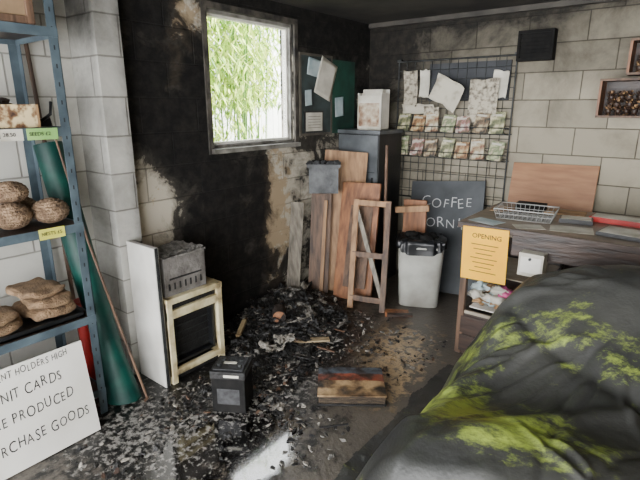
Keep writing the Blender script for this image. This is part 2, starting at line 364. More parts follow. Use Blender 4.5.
b=MB(); b.box((-.06,.42,.555),(.29,1.01,.562),blackpl); fr2=[((-.06,.42),(.29,.43)),((-.06,1.0),(.29,1.01)),((.28,.42),(.29,1.01)),((-.06,.42),(-.05,1.01))]
for (a,c),(d,e) in fr2: b.box((a,c,.555),(d,e,.58),blackpl)
b.build('black_tray')
b=MB(); b.box((-.05,.2,.142),(.27,.6,.3),card); b.box((-.051,.38,.141),(.271,.42,.301),woodtan); b.build('storage_box',.004)
b=MB(); b.cyl((.03,1.12,0),(.01,1.12,.5),.035,red); b.cyl((.01,1.12,.5),(.01,1.12,.53),.042,red); b.build('red_roll')
# sign board
b=MB(); p0=V(.425,0,.004); p1=V(.345,0,.465)
b.slab((p0.x,.53,p0.z),(p1.x,.53,p1.z),(0,1,0),.83,.006,mat('sign_white',(222,220,214),(206,203,195),3,.5))
up=(p1-p0).normalized(); nrm=V(0,1,0).cross(up).normalized()
def signM(y,hh): 
    o=p0+up*hh+nrm*.0035+V(0,y,0); M=Matrix((( 0,up.x,nrm.x),(1,0,0),(0,up.z,nrm.z))).to_4x4(); M.translation=o; return M
XS=.66
for t,ye,hh,sz in(('PAYMENT HOLDERS HIGH',.875,.415,.044),('COMMUNIT CARDS',.83,.315,.068),('WE ARE PRODUCED',.865,.21,.068),('PURCHASE GOODS',.915,.095,.07)):
    x=0; parts=[]
    for ci,chh in enumerate(t):
        if chh==' ': x+=sz*.34; continue
        tb=MB(); tb.text(chh,sz*(1+.08*math.sin(ci*2.3)),Matrix.Identity(4),ink,off=-.012); wv=max(v.x for v in tb.v)
        parts.append((chh,x,ci)); x+=wv+sz*.13
    for chh,xx,ci in parts:
        M=signM(ye-x*XS,hh)@Matrix.Rotation(.03,4,'Z')@Matrix.Translation((xx*XS,sz*.06*math.sin(ci*1.9+sz*90),0))@Matrix.Rotation(.08*math.sin(ci*3.1),4,'Z')@Matrix.Diagonal((XS,1,1,1))
        b.text(chh,sz*(1+.08*math.sin(ci*2.3)),M,ink,shear=.1,off=-.004)
b.build('handwritten_sign')
# teal roll, poles
b=MB(); q0=V(.24,1.17,.02); q1=V(-.06,1.10,1.37)
b.cyl(q0,q1,.068,teal,seg=24); b.cyl(q1,q1+(q1-q0).normalized()*.003,.045,hole,seg=20)
def flare(u,v):
    p=q0.lerp(q1,v*.26+.0); a=2*math.pi*u*.8-1.9; r=.073+.04*(1-v)*(1+.15*math.sin(a*3)); return V(p.x+math.cos(a)*r,p.y+math.sin(a)*r*.8,max(.004,p.z-.015))
b.surf(40,6,flare,teal); b.build('plastic_mesh_roll')
b=MB(); b.tube([(.37,1.24,.01),(.27,1.18,.45),(.16,1.13,.9),(.02,1.09,1.5)],[.007,.007,.006,.005],woodbr,8); b.build('bamboo_cane')
b=MB(); b.tube([(-.13,1.16,0),(-.13,1.13,1.0),(-.15,1.10,2.0)],.011,woodbr,8); b.build('broom_handle')

# ---------------------------------------------------------------- burnt heater cabinet
b=MB()
X0,X1,Yc0,Yc1=.115,.37,1.41,1.80
b.box((X0,Yc0,.0),(X1-.03,Yc1,.04),black); b.box((X0,Yc0,.04),(X0+.02,Yc1,.51),black)
b.box((X0,Yc0,.04),(X1,Yc0+.02,.5),cream); b.box((X0,Yc1-.02,.04),(X1,Yc1,.5),cream)
b.box((X0,Yc0,.49),(X1+.012,Yc1,.525),cream); b.box((X1-.02,Yc0,.40),(X1+.006,Yc1,.45),cream)
b.box((X1-.03,Yc0+.02,.455),(X1-.012,Yc1-.02,.487),black)
b.box((X1-.02,Yc0,.0),(X1+.008,Yc0+.035,.5),cream); b.box((X1-.02,Yc1-.035,.0),(X1+.008,Yc1,.5),cream)
b.box((X1-.02,Yc0+.035,.05),(X1+.01,Yc1-.035,.085),cream)
fr_ring(b,X1-.06,X1-.02,Yc0+.05,Yc1-.05,.1,.39,.018,blackpl); b.box((X1-.09,Yc0+.03,.09),(X1-.07,Yc1-.03,.40),black)
for k in range(5): b.cyl((X1-.05,Yc0+.06,.14+k*.045),(X1-.05,Yc1-.06,.14+k*.045),.004,steelgr,seg=6)
b.build('gas_heater',.004)
b=MB(); 
def crum(u,v):   # buckled lid
    x=.122+.226*u; y=1.432+.276*v; return V(x,y,.762+.02*N(x*14,y*14,3)+.012*N(x*40,y*40,1))
b.box((.12,1.43,.527),(.35,1.71,.745),smokedbox); b.surf(24,24,crum,ash); b.box((.122,1.432,.74),(.348,1.708,.752),ash); b.box((.35,1.46,.62),(.353,1.68,.63),black)
for k in range(7): b.box((.35,1.45+k*.036,.56),(.3525,1.462+k*.036,.60),black)
b.tube([(.355,1.43,.75),(.358,1.71,.755)],.006,ash); b.build('burnt_metal_box',.004)
b=MB(); b.box((.112,1.365,.0),(.37,1.395,.83),smoked); b.box((.37,1.37,.0),(.374,1.39,.83),steelgr); b.build('cabinet_door_panel',.005)

# ---------------------------------------------------------------- notice board & papers on window wall
b=MB(); nb=mat('notice_board',(60,72,72),(38,44,44),6,.8); b.box((.001,2.99,1.33),(.018,3.40,1.95),nb); b.box((.001,3.41,1.33),(.02,3.74,1.93),mat('board_green',(30,74,60),(18,44,38),5,.7))
fr_ring(b,.0,.022,2.985,3.405,1.325,1.955,.018,mat('board_frame',(90,84,74),(60,56,50),8,.6)); b.build('notice_board')
def sheet(name,y,z,w,h,roll,m,x=.024,curl=.01,lines=0):
    b=MB(); M=TXM(x,y,z,0,roll)
    b.surf(8,8,lambda u,v: M@V((u-.5)*w,(v-.5)*h,curl*(u-.3)**2+curl*.5*v*v),m)
    b.build(name,solid=.0008)
sheet('pinned_paper',3.16,1.85,.17,.13,-.15,paperbl); sheet('pinned_paper',3.30,1.77,.22,.30,-.35,paper,.03); sheet('pinned_paper',3.08,1.62,.08,.12,.1,paperbl); sheet('pinned_paper',3.5,1.55,.12,.16,.1,paperbl)
b=MB(); b.box((.019,3.03,1.345),(.03,3.27,1.52),blackpl); b.box((.03,3.045,1.36),(.032,3.255,1.505),paper)
for k in range(5): b.box((.0322,3.07,1.385+k*.022),(.0328,3.23,1.388+k*.022),ink)
b.build('framed_notice')
# ---------------------------------------------------------------- corner: steel cabinet + stuff
b=MB(); cg=mat('cabinet_grey',(92,96,100),(60,63,66),5,.4,.1); 
b.box((.03,3.5,.0),(.44,3.88,1.33),blackpl); b.box((.02,3.49,1.33),(.45,3.89,1.36),cg); b.box((.035,3.485,.03),(.435,3.5,1.32),cg); b.box((.38,3.478,.85),(.40,3.486,.97),steelgr)
for k in range(4): b.box((.06,3.4835,.2+k*.27),(.41,3.4855,.205+k*.27),hole)
b.build('metal_cabinet',.005)
b=MB(); M=RM((.30,3.62,1.361),.12)
b.box((-.11,-.08,0),(.11,.08,.012),white,M); b.box((-.11,.07,0),(.11,.08,.33),white,M); b.box((-.11,-.08,0),(.11,-.07,.28),paper,M); b.box((-.11,-.08,0),(-.10,.08,.3),white,M); b.box((.10,-.08,0),(.11,.08,.3),white,M)
for k in range(6): b.box((-.09,-.06+k*.02,.012),(.09,-.052+k*.02,.27+.03*(k%3)),rr.choice((paper,card,paper)),M)
b.box((-.1,-.082,.03),(.09,-.0805,.22),mat('scorch',(190,180,160),(130,100,80),20,.9,c3=(60,48,40)),M); b.build('magazine_holder')
b=MB(); b.slab((.12,2.74,.005),(.03,2.93,.80),(.5,1,0),.11,.012,woodgr); b.build('grey_plank')
b=MB(); b.slab((.16,3.03,.01),(.11,3.15,.85),(.8,.6,0),.17,.03,woodbr); b.slab((.20,3.02,.01),(.16,3.14,.80),(.8,.6,0),.03,.04,woodtan); b.build('timber_plank',.003)
b=MB(); b.slab((.25,3.16,.01),(.21,3.36,1.19),(.8,.6,0),.36,.02,woodtan); b.build('plywood_sheet',.002)
b=MB(); M=RM((.155,3.115,.868),.64); bp_=mat('burnt_plastic',(96,98,100),(52,53,55),9,.6,.5)
b.box((-.12,-.05,0),(.12,.05,.21),bp_,M); b.box((-.135,-.06,.21),(.135,.06,.235),bp_,M)
for i in range(9): b.blob(M@V(-.11+i*.027,rr.uniform(-.03,.03),.24),(.03,.035,.022),blackmt if i%2 else bp_,.5,2.5,12,8,i+40)
b.build('burnt_storage_bin',.010)
b=MB(); P0=V(.47,3.09,.005);P1=V(.41,3.30,.95); b.slab(P0,P1,(1,.15,0),.34,.03,woodor)
b.slab(P0+V(.03,-.025,.12),P1+V(.03,-.022,-.1),(1,.15,0),.2,.012,woodbr); b.build('cupboard_door',.004)
b=MB(); P0=V(.68,2.98,.005);P1=V(.58,3.2,.84); w=V(1,.3,0).normalized()
b.slab(P0-w*.13,P1-w*.13,w,.045,.03,woodtan); b.slab(P0+w*.13,P1+w*.13,w,.045,.03,woodbr)
for t in(.1,.5,.97):
    c=P0.lerp(P1,t); b.slab(c-w*.14,c+w*.14,(0,.2,1),.045,.028,woodbr if t<.6 else woodtan)
c=P0.lerp(P1,.12); d=P0.lerp(P1,.9); b.slab(c+w*.12,d-w*.12,w,.035,.024,woodgr); b.build('easel_frame',.003)
b=MB(); b.tube([(.70,3.22,.005),(.62,3.33,.7),(.55,3.44,1.25)],.013,woodbr,8); b.build('wooden_pole')
b=MB(); b.slab((.78,3.55,.005),(.74,3.62,.80),(1,.1,0),.20,.025,woodor); b.slab((.62,3.5,.72),(.9,3.55,.76),(0,0,1),.05,.03,woodtan); b.build('wood_offcut',.002)
# bin
b=MB(); cx,cy,yaw=.92,3.40,.45
def bin_fn(r0,r1,z0,z1):
    def fn(u,v):
        a=2*math.pi*u; sg=lambda q: math.copysign(abs(q)**.42,q); r=r0+(r1-r0)*v
        q=Matrix.Rotation(yaw,3,'Z')@V(sg(math.cos(a))*r,sg(math.sin(a))*r*.8,z0+(z1-z0)*v); return q+V(cx,cy,0)
    return fn
wp=mat('white_bin_plastic',(176,176,168),(136,133,125),4,.45,.05)
b.surf(48,8,bin_fn(.155,.18,.004,.5),wp); b.surf(48,2,bin_fn(.155,.001,.004,.004),wp); b.surf(48,2,bin_fn(.18,.185,.5,.505),wp); b.surf(48,2,bin_fn(.185,.185,.505,.49),wp)
b.surf(48,4,bin_fn(.176,.001,.46,.5),black)
def linr(u,v):   # bin liner folded over the rim
    a=2*math.pi*u; sg=lambda q: math.copysign(abs(q)**.42,q); r=.10+.092*min(1,v*1.6)+.006*math.sin(a*17)+.01*N(math.cos(a)*3,math.sin(a)*3,v*3)
    z=.56-.05*abs(v-.3)-(.07*max(0,v-.6)*2.0)*(1+.5*math.sin(a*3))+.02*N(math.cos(a)*4,math.sin(a)*4,v*4+3)
    return Matrix.Rotation(yaw,3,'Z')@V(sg(math.cos(a))*r,sg(math.sin(a))*r*.8,z)+V(cx,cy,0)
b.surf(80,10,linr,blackpl)
for i in range(8): 
    a=i*.8; b.blob((cx+math.cos(a)*.08,cy+math.sin(a)*.07,.54+.015*math.sin(i*2)),(.06,.05,.035),blackmt,.5,2.5,12,8,i)
b.build('waste_bin')
# chalkboard
b=MB(); cbm=mat('chalkboard',(56,59,62),(84,87,90),3,.8); 
A0=V(.96,3.70,.005);A1=V(.87,3.95,.93)
b.slab(A0,A1,(1,0,0),.66,.02,cbm)
d=(A1-A0).normalized(); w=V(1,0,0); w=(w-d*w.dot(d)).normalized(); nn=w.cross(d)
def cbM(a,t,rot=0):
    o=A0+(A1-A0)*t+w*a+nn*.0105; M=Matrix(((w.x,d.x,nn.x),(w.y,d.y,nn.y),(w.z,d.z,nn.z))).to_4x4(); M.translation=o; return M@Matrix.Rotation(rot,4,'Z')
def chalktext(t,a,tt,sz,seed):
    x=0
    for ci,chh in enumerate(t):
        tb=MB(); tb.text(chh,sz,Matrix.Identity(4),chalk,off=-.016); wv=max(v.x for v in tb.v)
        b.text(chh,sz*(1+.1*math.sin(ci*2.1+seed)),cbM(a+x,tt+.012*math.sin(ci*2.7+seed),.12*math.sin(ci*1.7+seed)),chalk,off=-.016); x+=wv+sz*.12
chalktext('COFFEE',-.22,.76,.12,1); chalktext('MORNING',-.27,.58,.12,4); b.build('chalkboard_sign')
# ---------------------------------------------------------------- wire rack on back wall
b=MB(); x0,x1,z0,z1=.33,1.34,.75,1.93; yw=3.985
for k in range(14): x=x0+(x1-x0)*k/13; b.cyl((x,yw,z0),(x,yw,z1),.003 if 0<k<13 else .007,steelgr,seg=6,caps=False)
for k in range(16): z=z0+(z1-z0)*k/15; b.cyl((x0,yw-.004,z),(x1,yw-.004,z),.003 if 0<k<15 else .007,steelgr,seg=6,caps=False)
for zz in(1.34,1.13):
    for yy,z in((yw-.10,zz),(yw-.10,zz+.05),(yw-.01,zz)): b.cyl((x0+.03,yy,z),(x1+.02,yy,z),.004,steelgr,seg=6)
    for k in range(9): x=x0+.03+k*.12; b.tube([(x,yw-.01,zz),(x,yw-.10,zz),(x,yw-.10,zz+.05)],.003,steelgr,5)
for x in(x0,x1): b.box((x-.02,yw-.005,z0-.02),(x+.02,4.008,z0),steelgr); b.box((x-.02,yw-.005,z1),(x+.02,4.008,z1+.02),steelgr)
b.box((.62,3.992,1.6),(1.3,4.005,1.9),mat('dark_backing',(40,42,46),(60,62,66),5,.8))
b.build('wire_display_rack')
cols=[((196,188,156),(120,122,88),(70,74,58)),((186,172,134),(150,112,76),(90,66,48)),((196,190,172),(160,142,110),(120,76,60)),((176,176,142),(104,118,84),(180,166,142)),((196,188,176),(140,96,90),(90,88,66)),((178,164,134),(108,88,68),(48,50,46))]
bm=[mat('booklet_cover_%d'%i,a,c,22,.5,c3=d_,pos=(.38,.52)) for i,(a,c,d_) in enumerate(cols)]
k=0
for zz in(1.345,1.135):
    for i in range(7):
        b=MB(); M=Matrix.Translation((x0+.10+i*.138,yw-.075,zz))@Euler((-.3,rr.uniform(-.12,.12),0)).to_matrix().to_4x4()
        hh=.13+rr.random()*.045; b.box((-.056,-.006,.0),(.056,.006,hh),bm[(i+k)%6],M); b.box((-.05,-.0065,hh*.8),(.03,-.006,hh*.9),paper,M)
        b.box((-.056,.004,0),(.056,.012,hh-.01),paper,M); b.build('booklet')
    k+=3
def wsheet(name,x,z,w,h,rot,m,y=3.95,curl=.03):
    b=MB(); M=Matrix.Translation((x,y,z))@Matrix.Rotation(rot,4,'Y')
    b.surf(10,10,lambda u,v: M@V((u-.5)*w,-curl*((u-.5)**2*2+(v-.2)**2)+.01*N(u*4,v*4,x),(v-.5)*h+.015*N(u*3,v*3,x*5)),m); b.build(name,solid=.001)
burntp=mat('scorched_paper',(190,184,168),(140,132,116),8,.85,c3=(60,52,44),pos=(.5,.66))
printp=mat('printed_leaflet',(180,172,154),(116,108,96),30,.85,c3=(70,66,60),pos=(.45,.6))
wsheet('clipped_leaflet',.83,1.66,.26,.22,.5,burntp,3.94,.08); wsheet('clipped_leaflet',1.12,1.59,.23,.34,.04,printp,3.955); wsheet('clipped_leaflet',.47,1.70,.13,.30,0,printp,3.965); wsheet('clipped_leaflet',.60,1.74,.09,.22,.05,paper,3.968); wsheet('clipped_leaflet',1.24,1.72,.12,.2,.1,paper,3.965)
wsheet('clipped_leaflet',.55,1.53,.30,.08,0,burntp,3.968); wsheet('clipped_leaflet',.68,1.50,.14,.10,0.1,printp,3.96)
# vent
b=MB(); b.box((1.35,3.94,1.88),(1.60,4.009,2.09),blackmt); fr_ring2=[((1.35,1.88),(1.37,2.09)),((1.58,1.88),(1.60,2.09)),((1.37,1.88),(1.58,1.90)),((1.37,2.07),(1.58,2.09))]
for (a,c),(d_,e) in fr_ring2: b.box((a,3.92,c),(d_,3.94,e),blackmt)
for k in range(6): b.slab((1.37,3.934,1.92+k*.026),(1.58,3.934,1.92+k*.026),(0,.6,-1),.018,.002,blackmt)
b.build('wall_vent')
b=MB(); b.slab((1.71,3.86,.70),(1.70,3.985,1.13),(1,0,-.03),.60,.015,mat('ply_board',(156,112,76),(132,90,60),4,.5,.05,stretch=(1,6,6))); b.build('plywood_board',.002)
b=MB(); b.box((1.3,3.80,.0),(2.2,3.98,.69),wooddk); 
for k in range(3): b.box((1.32+.3*k,3.795,.05),(1.59+.3*k,3.8,.66),woodbr)
b.build('low_cupboard',.004)
# ---------------------------------------------------------------- wall box shelves (right)
def cone(b,c,r,seed):
    b.blob(c,(r*.6,r*.6,r*.8),wooddk,.1,3,8,6,seed)
    for i in range(40):
        t=i/40; a=i*2.4; ph=-1.3+2.6*t; d=V(math.cos(a)*math.cos(ph),math.sin(a)*math.cos(ph),math.sin(ph)+.25)
        q=Vector(c)+V(d.x*r*.6,d.y*r*.6,math.sin(ph)*r*.8); e=q+d*r*.45; w=V(-math.sin(a),math.cos(a),0)*r*.22
        b.add([q-w,q+w,e+w*.8,e-w*.8],[(0,1,2,3)],rr.choice((woodbr,wooddk,card)))
def wallbox(x0,x1,z0,z1,n,name):
    b=MB(); y0,y1=3.80,4.0; t=.014
    b.box((x0,y0,z0),(x1,y1,z0+t),woodbr); b.box((x0,y0,z1-t),(x1,y1,z1),woodbr); b.box((x0,y0,z0+t),(x0+t,y1,z1-t),woodor); b.box((x1-t,y0,z0+t),(x1,y1,z1-t),woodbr); b.box((x0+t,y1-.01,z0+t),(x1-t,y1,z1-t),wooddk)
    for i in range(n): cone(b,(x0+.06+(i%5)*.055+rr.uniform(-.01,.01),3.85+(i%3)*.035,z0+t+.03+(i//5)*.045),.034,i)
    b.build(name,.0)
wallbox(1.95,2.31,1.48,1.73,15,'pinecone_box_shelf'); wallbox(2.09,2.43,1.75,1.97,10,'pinecone_box_shelf')
# ---------------------------------------------------------------- counter
b=MB(); ct=mat('counter_top',(132,116,100),(104,90,76),4,.4,.05,stretch=(1,5,5)); X0,X1,Y0,Y1=1.46,3.2,2.76,3.55
b.box((X0,Y0,.852),(X1,Y1,.88),ct); b.box((X0,Y0-.004,.845),(X1,Y0+.004,.882),wooddk)
b.box((X0+.32,Y0+.02,.72),(X1-.03,Y0+.04,.852),wooddk)
for x,y in((X0+.03,Y0+.03),(X0+.03,Y1-.05),(X1-.06,Y1-.05),(X1-.06,Y0+.03)): b.box((x,y,0),(x+.04,y+.04,.852),woodbr)
b.box((X0+.8,Y0+.03,.08),(X0+.83,Y1-.03,.852),wooddk); b.box((X0+.03,Y1-.03,.1),(X1-.03,Y1-.015,.852),wooddk)
b.build('counter_table',.003)
b=MB()
dx0,dx1,dy0,dy1=1.50,1.98,2.80,3.30
b.box((dx0,dy0,.0),(dx1,dy1,.28),wooddk)
for k in range(2): b.box((dx0+.015,dy0-.012,.02+k*.13),(dx1-.015,dy0,.135+k*.13),wooddk); b.cyl((dx0+.22,dy0-.03,.08+k*.13),(dx0+.22,dy0-.012,.08+k*.13),.012,steelgr)
fm2=mat('cabinet_frame',(176,166,150),(140,128,110),6,.5)
for x in(dx0,dx1-.02):
    for y in(dy0,dy1-.02): b.box((x,y,.28),(x+.02,y+.02,.84),fm2)
b.box((dx0,dy0,.28),(dx1,dy0+.02,.30),fm2); b.box((dx0,dy0,.82),(dx1,dy0+.02,.84),fm2); b.box((dx0+.02,dy0+.03,.55),(dx1-.02,dy1-.02,.557),fm2); b.box((dx0,dy1-.02,.28),(dx1,dy1-.01,.84),wooddk); b.box((dx0,dy0+.02,.82),(dx1,dy1,.84),fm2)
b.build('display_cabinet',.002)
b=MB()
for i in range(26):
    b.blob((1.56+rr.random()*.34,2.88+rr.random()*.15,.33+rr.random()*.10),(.045,.03,.018+.02*rr.random()),rr.choice((pink,paper,card,paperbl,paper)),.9,2.2,14,9,i)
b.box((1.54,2.86,.302),(1.9,3.1,.31),white); b.build('craft_goods')
b=MB(); b.slab((1.645,2.745,.54),(1.635,2.75,.865),(1,0,0.03),.27,.003,yellow); b.text('OPENING',.04,Matrix.Translation((1.56,2.744,.80))@Euler((math.pi/2,0,0)).to_matrix().to_4x4(),ink)
for k in range(7):
    ww=.16-.03*(k%3); b.box((1.64-ww/2,2.7425,.76-k*.028),(1.64+ww/2,2.744,.764-k*.028),ink)
b.build('yellow_notice')
b=MB(); b.box((1.85,2.70,.64),(1.98,2.779,.77),paper); b.box((1.86,2.698,.66),(1.97,2.70,.75),white); b.cyl((1.91,2.69,.74),(1.91,2.70,.74),.008,blackpl); b.build('card_reader_box',.006)
# counter items
b=MB(); M=RM((1.76,3.10,.881),.1); L,W,H=.17,.12,.06; ww_=mat('wire_white',(170,170,166))
for z,s in((0,.9),(H/2,.95),(H,1.0)): b.tube([M@V(-L*s,-W*s,z+.004),M@V(L*s,-W*s,z+.004),M@V(L*s,W*s,z+.004),M@V(-L*s,W*s,z+.004)],.004 if z==H else .0025,ww_,5,True)
wg=mat('wire_silver',(140,140,138))
for k in range(13):
    t=-1+k/6; b.tube([M@V(L*t,-W,H),M@V(L*t*.9,-W*.9,.004),M@V(L*t*.9,W*.9,.004),M@V(L*t,W,H)],.002,wg,4)
for k in range(9):
    t=-1+k/4; b.tube([M@V(-L,W*t,H),M@V(-L*.9,W*t*.9,.004),M@V(L*.9,W*t*.9,.004),M@V(L,W*t,H)],.002,wg,4)
b.build('wire_basket')
def flat(name,x,y,w,d,h,yaw,m,m2=None,z=.8805):
    b=MB(); M=RM((x,y,z),yaw); b.box((-w/2,-d/2,0),(w/2,d/2,h),m,M)
    if m2: b.box((-w/2+.01,-d/2+.01,h),(w/2-.01,d/2-.01,h+.002),m2,M)
    b.build(name,.001)
flat('paper_sheet',2.05,2.95,.22,.16,.002,.2,paper); flat('paper_sheet',1.60,2.86,.18,.12,.002,-.3,paperbl); flat('burnt_booklet',2.03,3.17,.18,.12,.025,.15,blackpl,paper)
flat('red_folder',2.30,3.30,.42,.14,.03,-.08,red,paper); flat('clipboard',2.34,2.98,.3,.2,.02,-.15,blackpl,paper); flat('cardboard_sheet',1.92,3.40,.25,.14,.01,.1,card)
flat('paper_sheet',1.56,3.3,.14,.2,.003,.1,card); flat('paper_sheet',1.84,2.87,.16,.11,.002,.5,paper); flat('black_box',1.72,3.36,.18,.10,.05,.05,blackmt)
# ---------------------------------------------------------------- floor items
BX,BY=.785,1.50
b=MB(); M=RM((BX,BY,.0),.55); w,d_,h=.088,.08,.20
b.box((-w,-d_,.002),(w,d_,h),blackmt,M); b.box((-w-.004,-d_-.004,h),(w+.004,d_+.004,h+.04),black,M); b.box((-w+.01,-d_+.01,h+.04),(w-.01,d_-.01,h+.048),blackpl,M)
for sx in(-1,1): b.cyl(M@V(sx*.055,-.03,h+.048),M@V(sx*.055,-.03,h+.062),.012,steelgr,seg=12)
for k in range(3): b.cyl(M@V(-.05+k*.05,.03,h+.048),M@V(-.05+k*.05,.03,h+.055),.013,steelgr)
lf=mat('label_faded',(22,22,24),(60,60,62),30,.5)
b.box((-.06,-d_-.0015,.05),(.06,-d_,.14),lf,M); b.box((-.02,-d_-.006,h+.010),(.06,-d_-.004,h+.024),paper,M); b.box((-.04,-.01,h+.048),(.03,.01,h+.050),paper,M)
b.build('car_battery',.006)
b=MB(); M=RM((1.22,1.985,.0),.64); L,D,H=.185,.14,.07
bk=mat('scorched_cover',(168,140,102),(104,82,58),11,.35,.2,c3=(26,22,20),pos=(.40,.54)); bkr=mat('burnt_red_cover',(132,66,46),(40,28,26),14,.35,.2,pos=(.35,.6)); bku=mat('soot_blue_cover',(84,96,108),(24,24,26),14,.35,.2)
b.box((-L,-D,.003),(L,D,.014),black,M); b.box((-L+.006,-D+.006,.014),(L-.006,D-.004,H-.012),mat('page_edges',(84,70,54),(20,18,16),22,.9,.4,stretch=(1,1,10)),M)
def cov(u,v):
    x=-L+2*L*u; y=-D+2*D*v; return M@V(x,y,H+.001+.006*abs(N(x*20,y*20))*S(min(u,1-u,v,1-v)*6)-.004*S(1-8*min(u,1-u)))
b.box((-L,-D,H-.012),(L,-.01,H-.004),bk,M); b.box((-L,-.01,H-.012),(L,D,H-.004),bku,M); b.box((-L,D-.004,.003),(L,D+.004,H),black,M)
for v0,v1,mm in((0,.5,bk),(.5,.76,bkr),(.76,1,bku)): b.surf(24,8,lambda u,v: cov(u,v0+(v1-v0)*v),mm)
b.build('burnt_book')
# debris pile
b=MB()
def heap(x,y): return max(0,.12*G(x,y,.15,2.6,.26,.38)+.05*G(x,y,.40,2.35,.33,.35)+.024*G(x,y,.72,1.98,.26,.42))
def hf(u,v):
    x=.02+u*1.13; y=1.25+v*1.8; z=heap(x,y); return V(x,y,z*(1+.6*FB(x*9,y*9))-.012+.03*FB(x*14,y*14,3)*S(z/.03))
b.surf(110,150,hf,char,False)
bits=mat('pale_flake',(158,152,142),(98,94,88),30,.9,.4)
tints=[char]*8+[black]*4+[ash]*4+[bits]*3+[woodbr,wooddk]
def ok(x,y,r=0):
    if x<.04+r or y>3.0 or x>1.45: return False
    if x<.43+r and 1.3-r<y<1.84+r: return False
    if x<.48+r and y<1.2+r: return False
    if abs(x-BX)<.13+r and abs(y-BY)<.13+r: return False
    if abs(x-1.22)<.25+r and abs(y-1.985)<.25+r: return False
    return True
for i in range(10500):
    q=rr.random()
    if q<.38: x=abs(rr.gauss(.28,.28))+.03; y=rr.gauss(2.40,.36)
    elif q<.86: t=rr.random()**1.1; x=.40+t*.45+rr.gauss(0,.19); y=2.35-t*1.05+rr.gauss(0,.2)
    else: x=rr.uniform(.40,1.5); y=rr.uniform(.75,2.9)
    if not ok(x,y): continue
    if ((x-1.04)/.25)**2+((y-1.18)/.34)**2<1 and rr.random()<.95: continue
    s=rr.choice((.003,.004,.005,.007,.009,.012,.016,.022)); z=heap(x,y)
    if z<.02: s*=.75
    E=Euler((rr.gauss(0,.3),rr.gauss(0,.3),rr.random()*6.28)).to_matrix()
    th=s*rr.uniform(.1,.4); n=rr.randint(4,6); c=V(x,y,z+th*.5+.001+s*.1); ring=[]
    for k in range(n):
        a=2*math.pi*k/n+rr.uniform(-.3,.3); r=s*rr.uniform(.6,1.2); ring.append((math.cos(a)*r*1.3,math.sin(a)*r*.8))
    vs=[c+E@V(px,py,-th/2) for px,py in ring]+[c+E@V(px*.9,py*.9,th/2) for px,py in ring]
    m=rr.choice(tints)
    b.add(vs,[tuple(range(n-1,-1,-1)),tuple(range(n,2*n))]+[(k,(k+1)%n,n+(k+1)%n,n+k) for k in range(n)],m)
for i in range(150):
    q=rr.random()
    if q<.55: x=abs(rr.gauss(.3,.22))+.08; y=rr.gauss(2.4,.26)
    else: t=rr.random(); x=.5+t*.35+rr.gauss(0,.12); y=2.2-t*.8+rr.gauss(0,.12)
    if not ok(x,y,.05): continue
    r=rr.uniform(.03,.075)*(1.0 if heap(x,y)>.02 else .7); z=heap(x,y)+.006; a0=rr.random()*6.28; sd=i*3.1; tl=(rr.gauss(0,.18),rr.gauss(0,.18))
    mm=rr.choice((char,char,char,black,black,ash,bits,char))
    if i%3:
        def sh(u,v):
            px=(u-.5)*2*r; py=(v-.5)*1.5*r; k=1+.35*N(u*3+sd,v*3)
            qv=Matrix.Rotation(a0,3,'Z')@V(px*k,py*k,0); zz=z+r*.25+abs(N(u*3.2,v*3.2,sd))*r*.7+px*tl[0]+py*tl[1]
            return V(x+qv.x,y+qv.y,max(zz,.003))
        b.surf(9,9,sh,mm,False)
    else: b.blob((x,y,z+r*.15),(r*.8,r*.55,r*.35),mm,.9,2.5,12,8,i)
for i in range(45):
    x=rr.uniform(.08,.9);y=rr.uniform(1.95,2.85);z=heap(x,y)+.014;a=rr.random()*6.28;L=rr.uniform(.05,.15)
    if not ok(x,y,.08): continue
    b.slab((x-math.cos(a)*L/2,y-math.sin(a)*L/2,z),(x+math.cos(a)*L/2,y+math.sin(a)*L/2,z+rr.uniform(0,.04)),(-math.sin(a),math.cos(a),0),rr.uniform(.008,.025),.007,rr.choice((char,char,woodbr,black,ash)))
b.build('burnt_debris_pile')
b=MB(); b.cyl((.33,2.36,.125),(.42,2.26,.13),.05,mat('log_bark',(50,38,30),(24,20,18),14,.9,.6),seg=16); b.cyl((.42,2.26,.13),(.4205,2.2595,.13),.044,mat('log_end',(150,104,72),(110,74,52),10,.8),seg=16); b.build('log_offcut')
b=MB(); b.slab((.56,2.10,.055),(.80,2.34,.05),(1,-1,0),.05,.012,mat('pale_wood',(176,158,126),(130,112,84),8,.7)); b.build('pale_plank')
b=MB(); b.slab((.30,1.98,.06),(.22,2.12,.10),(1,.3,0),.03,.02,mat('pale_wood_b',(190,170,130),(140,118,86),8,.7)); b.build('timber_scrap')
b=MB(); b.slab((.84,3.0,.02),(.99,3.10,.02),(1,-1,0),.07,.035,woodor); b.slab((.90,2.93,.045),(1.06,3.03,.05),(1,-1,0),.04,.02,wooddk); b.build('timber_scrap')
b=MB(); b.tube([(1.28,1.62,.008),(1.38,1.73,.01)],.005,black,6); b.build('burnt_stick')
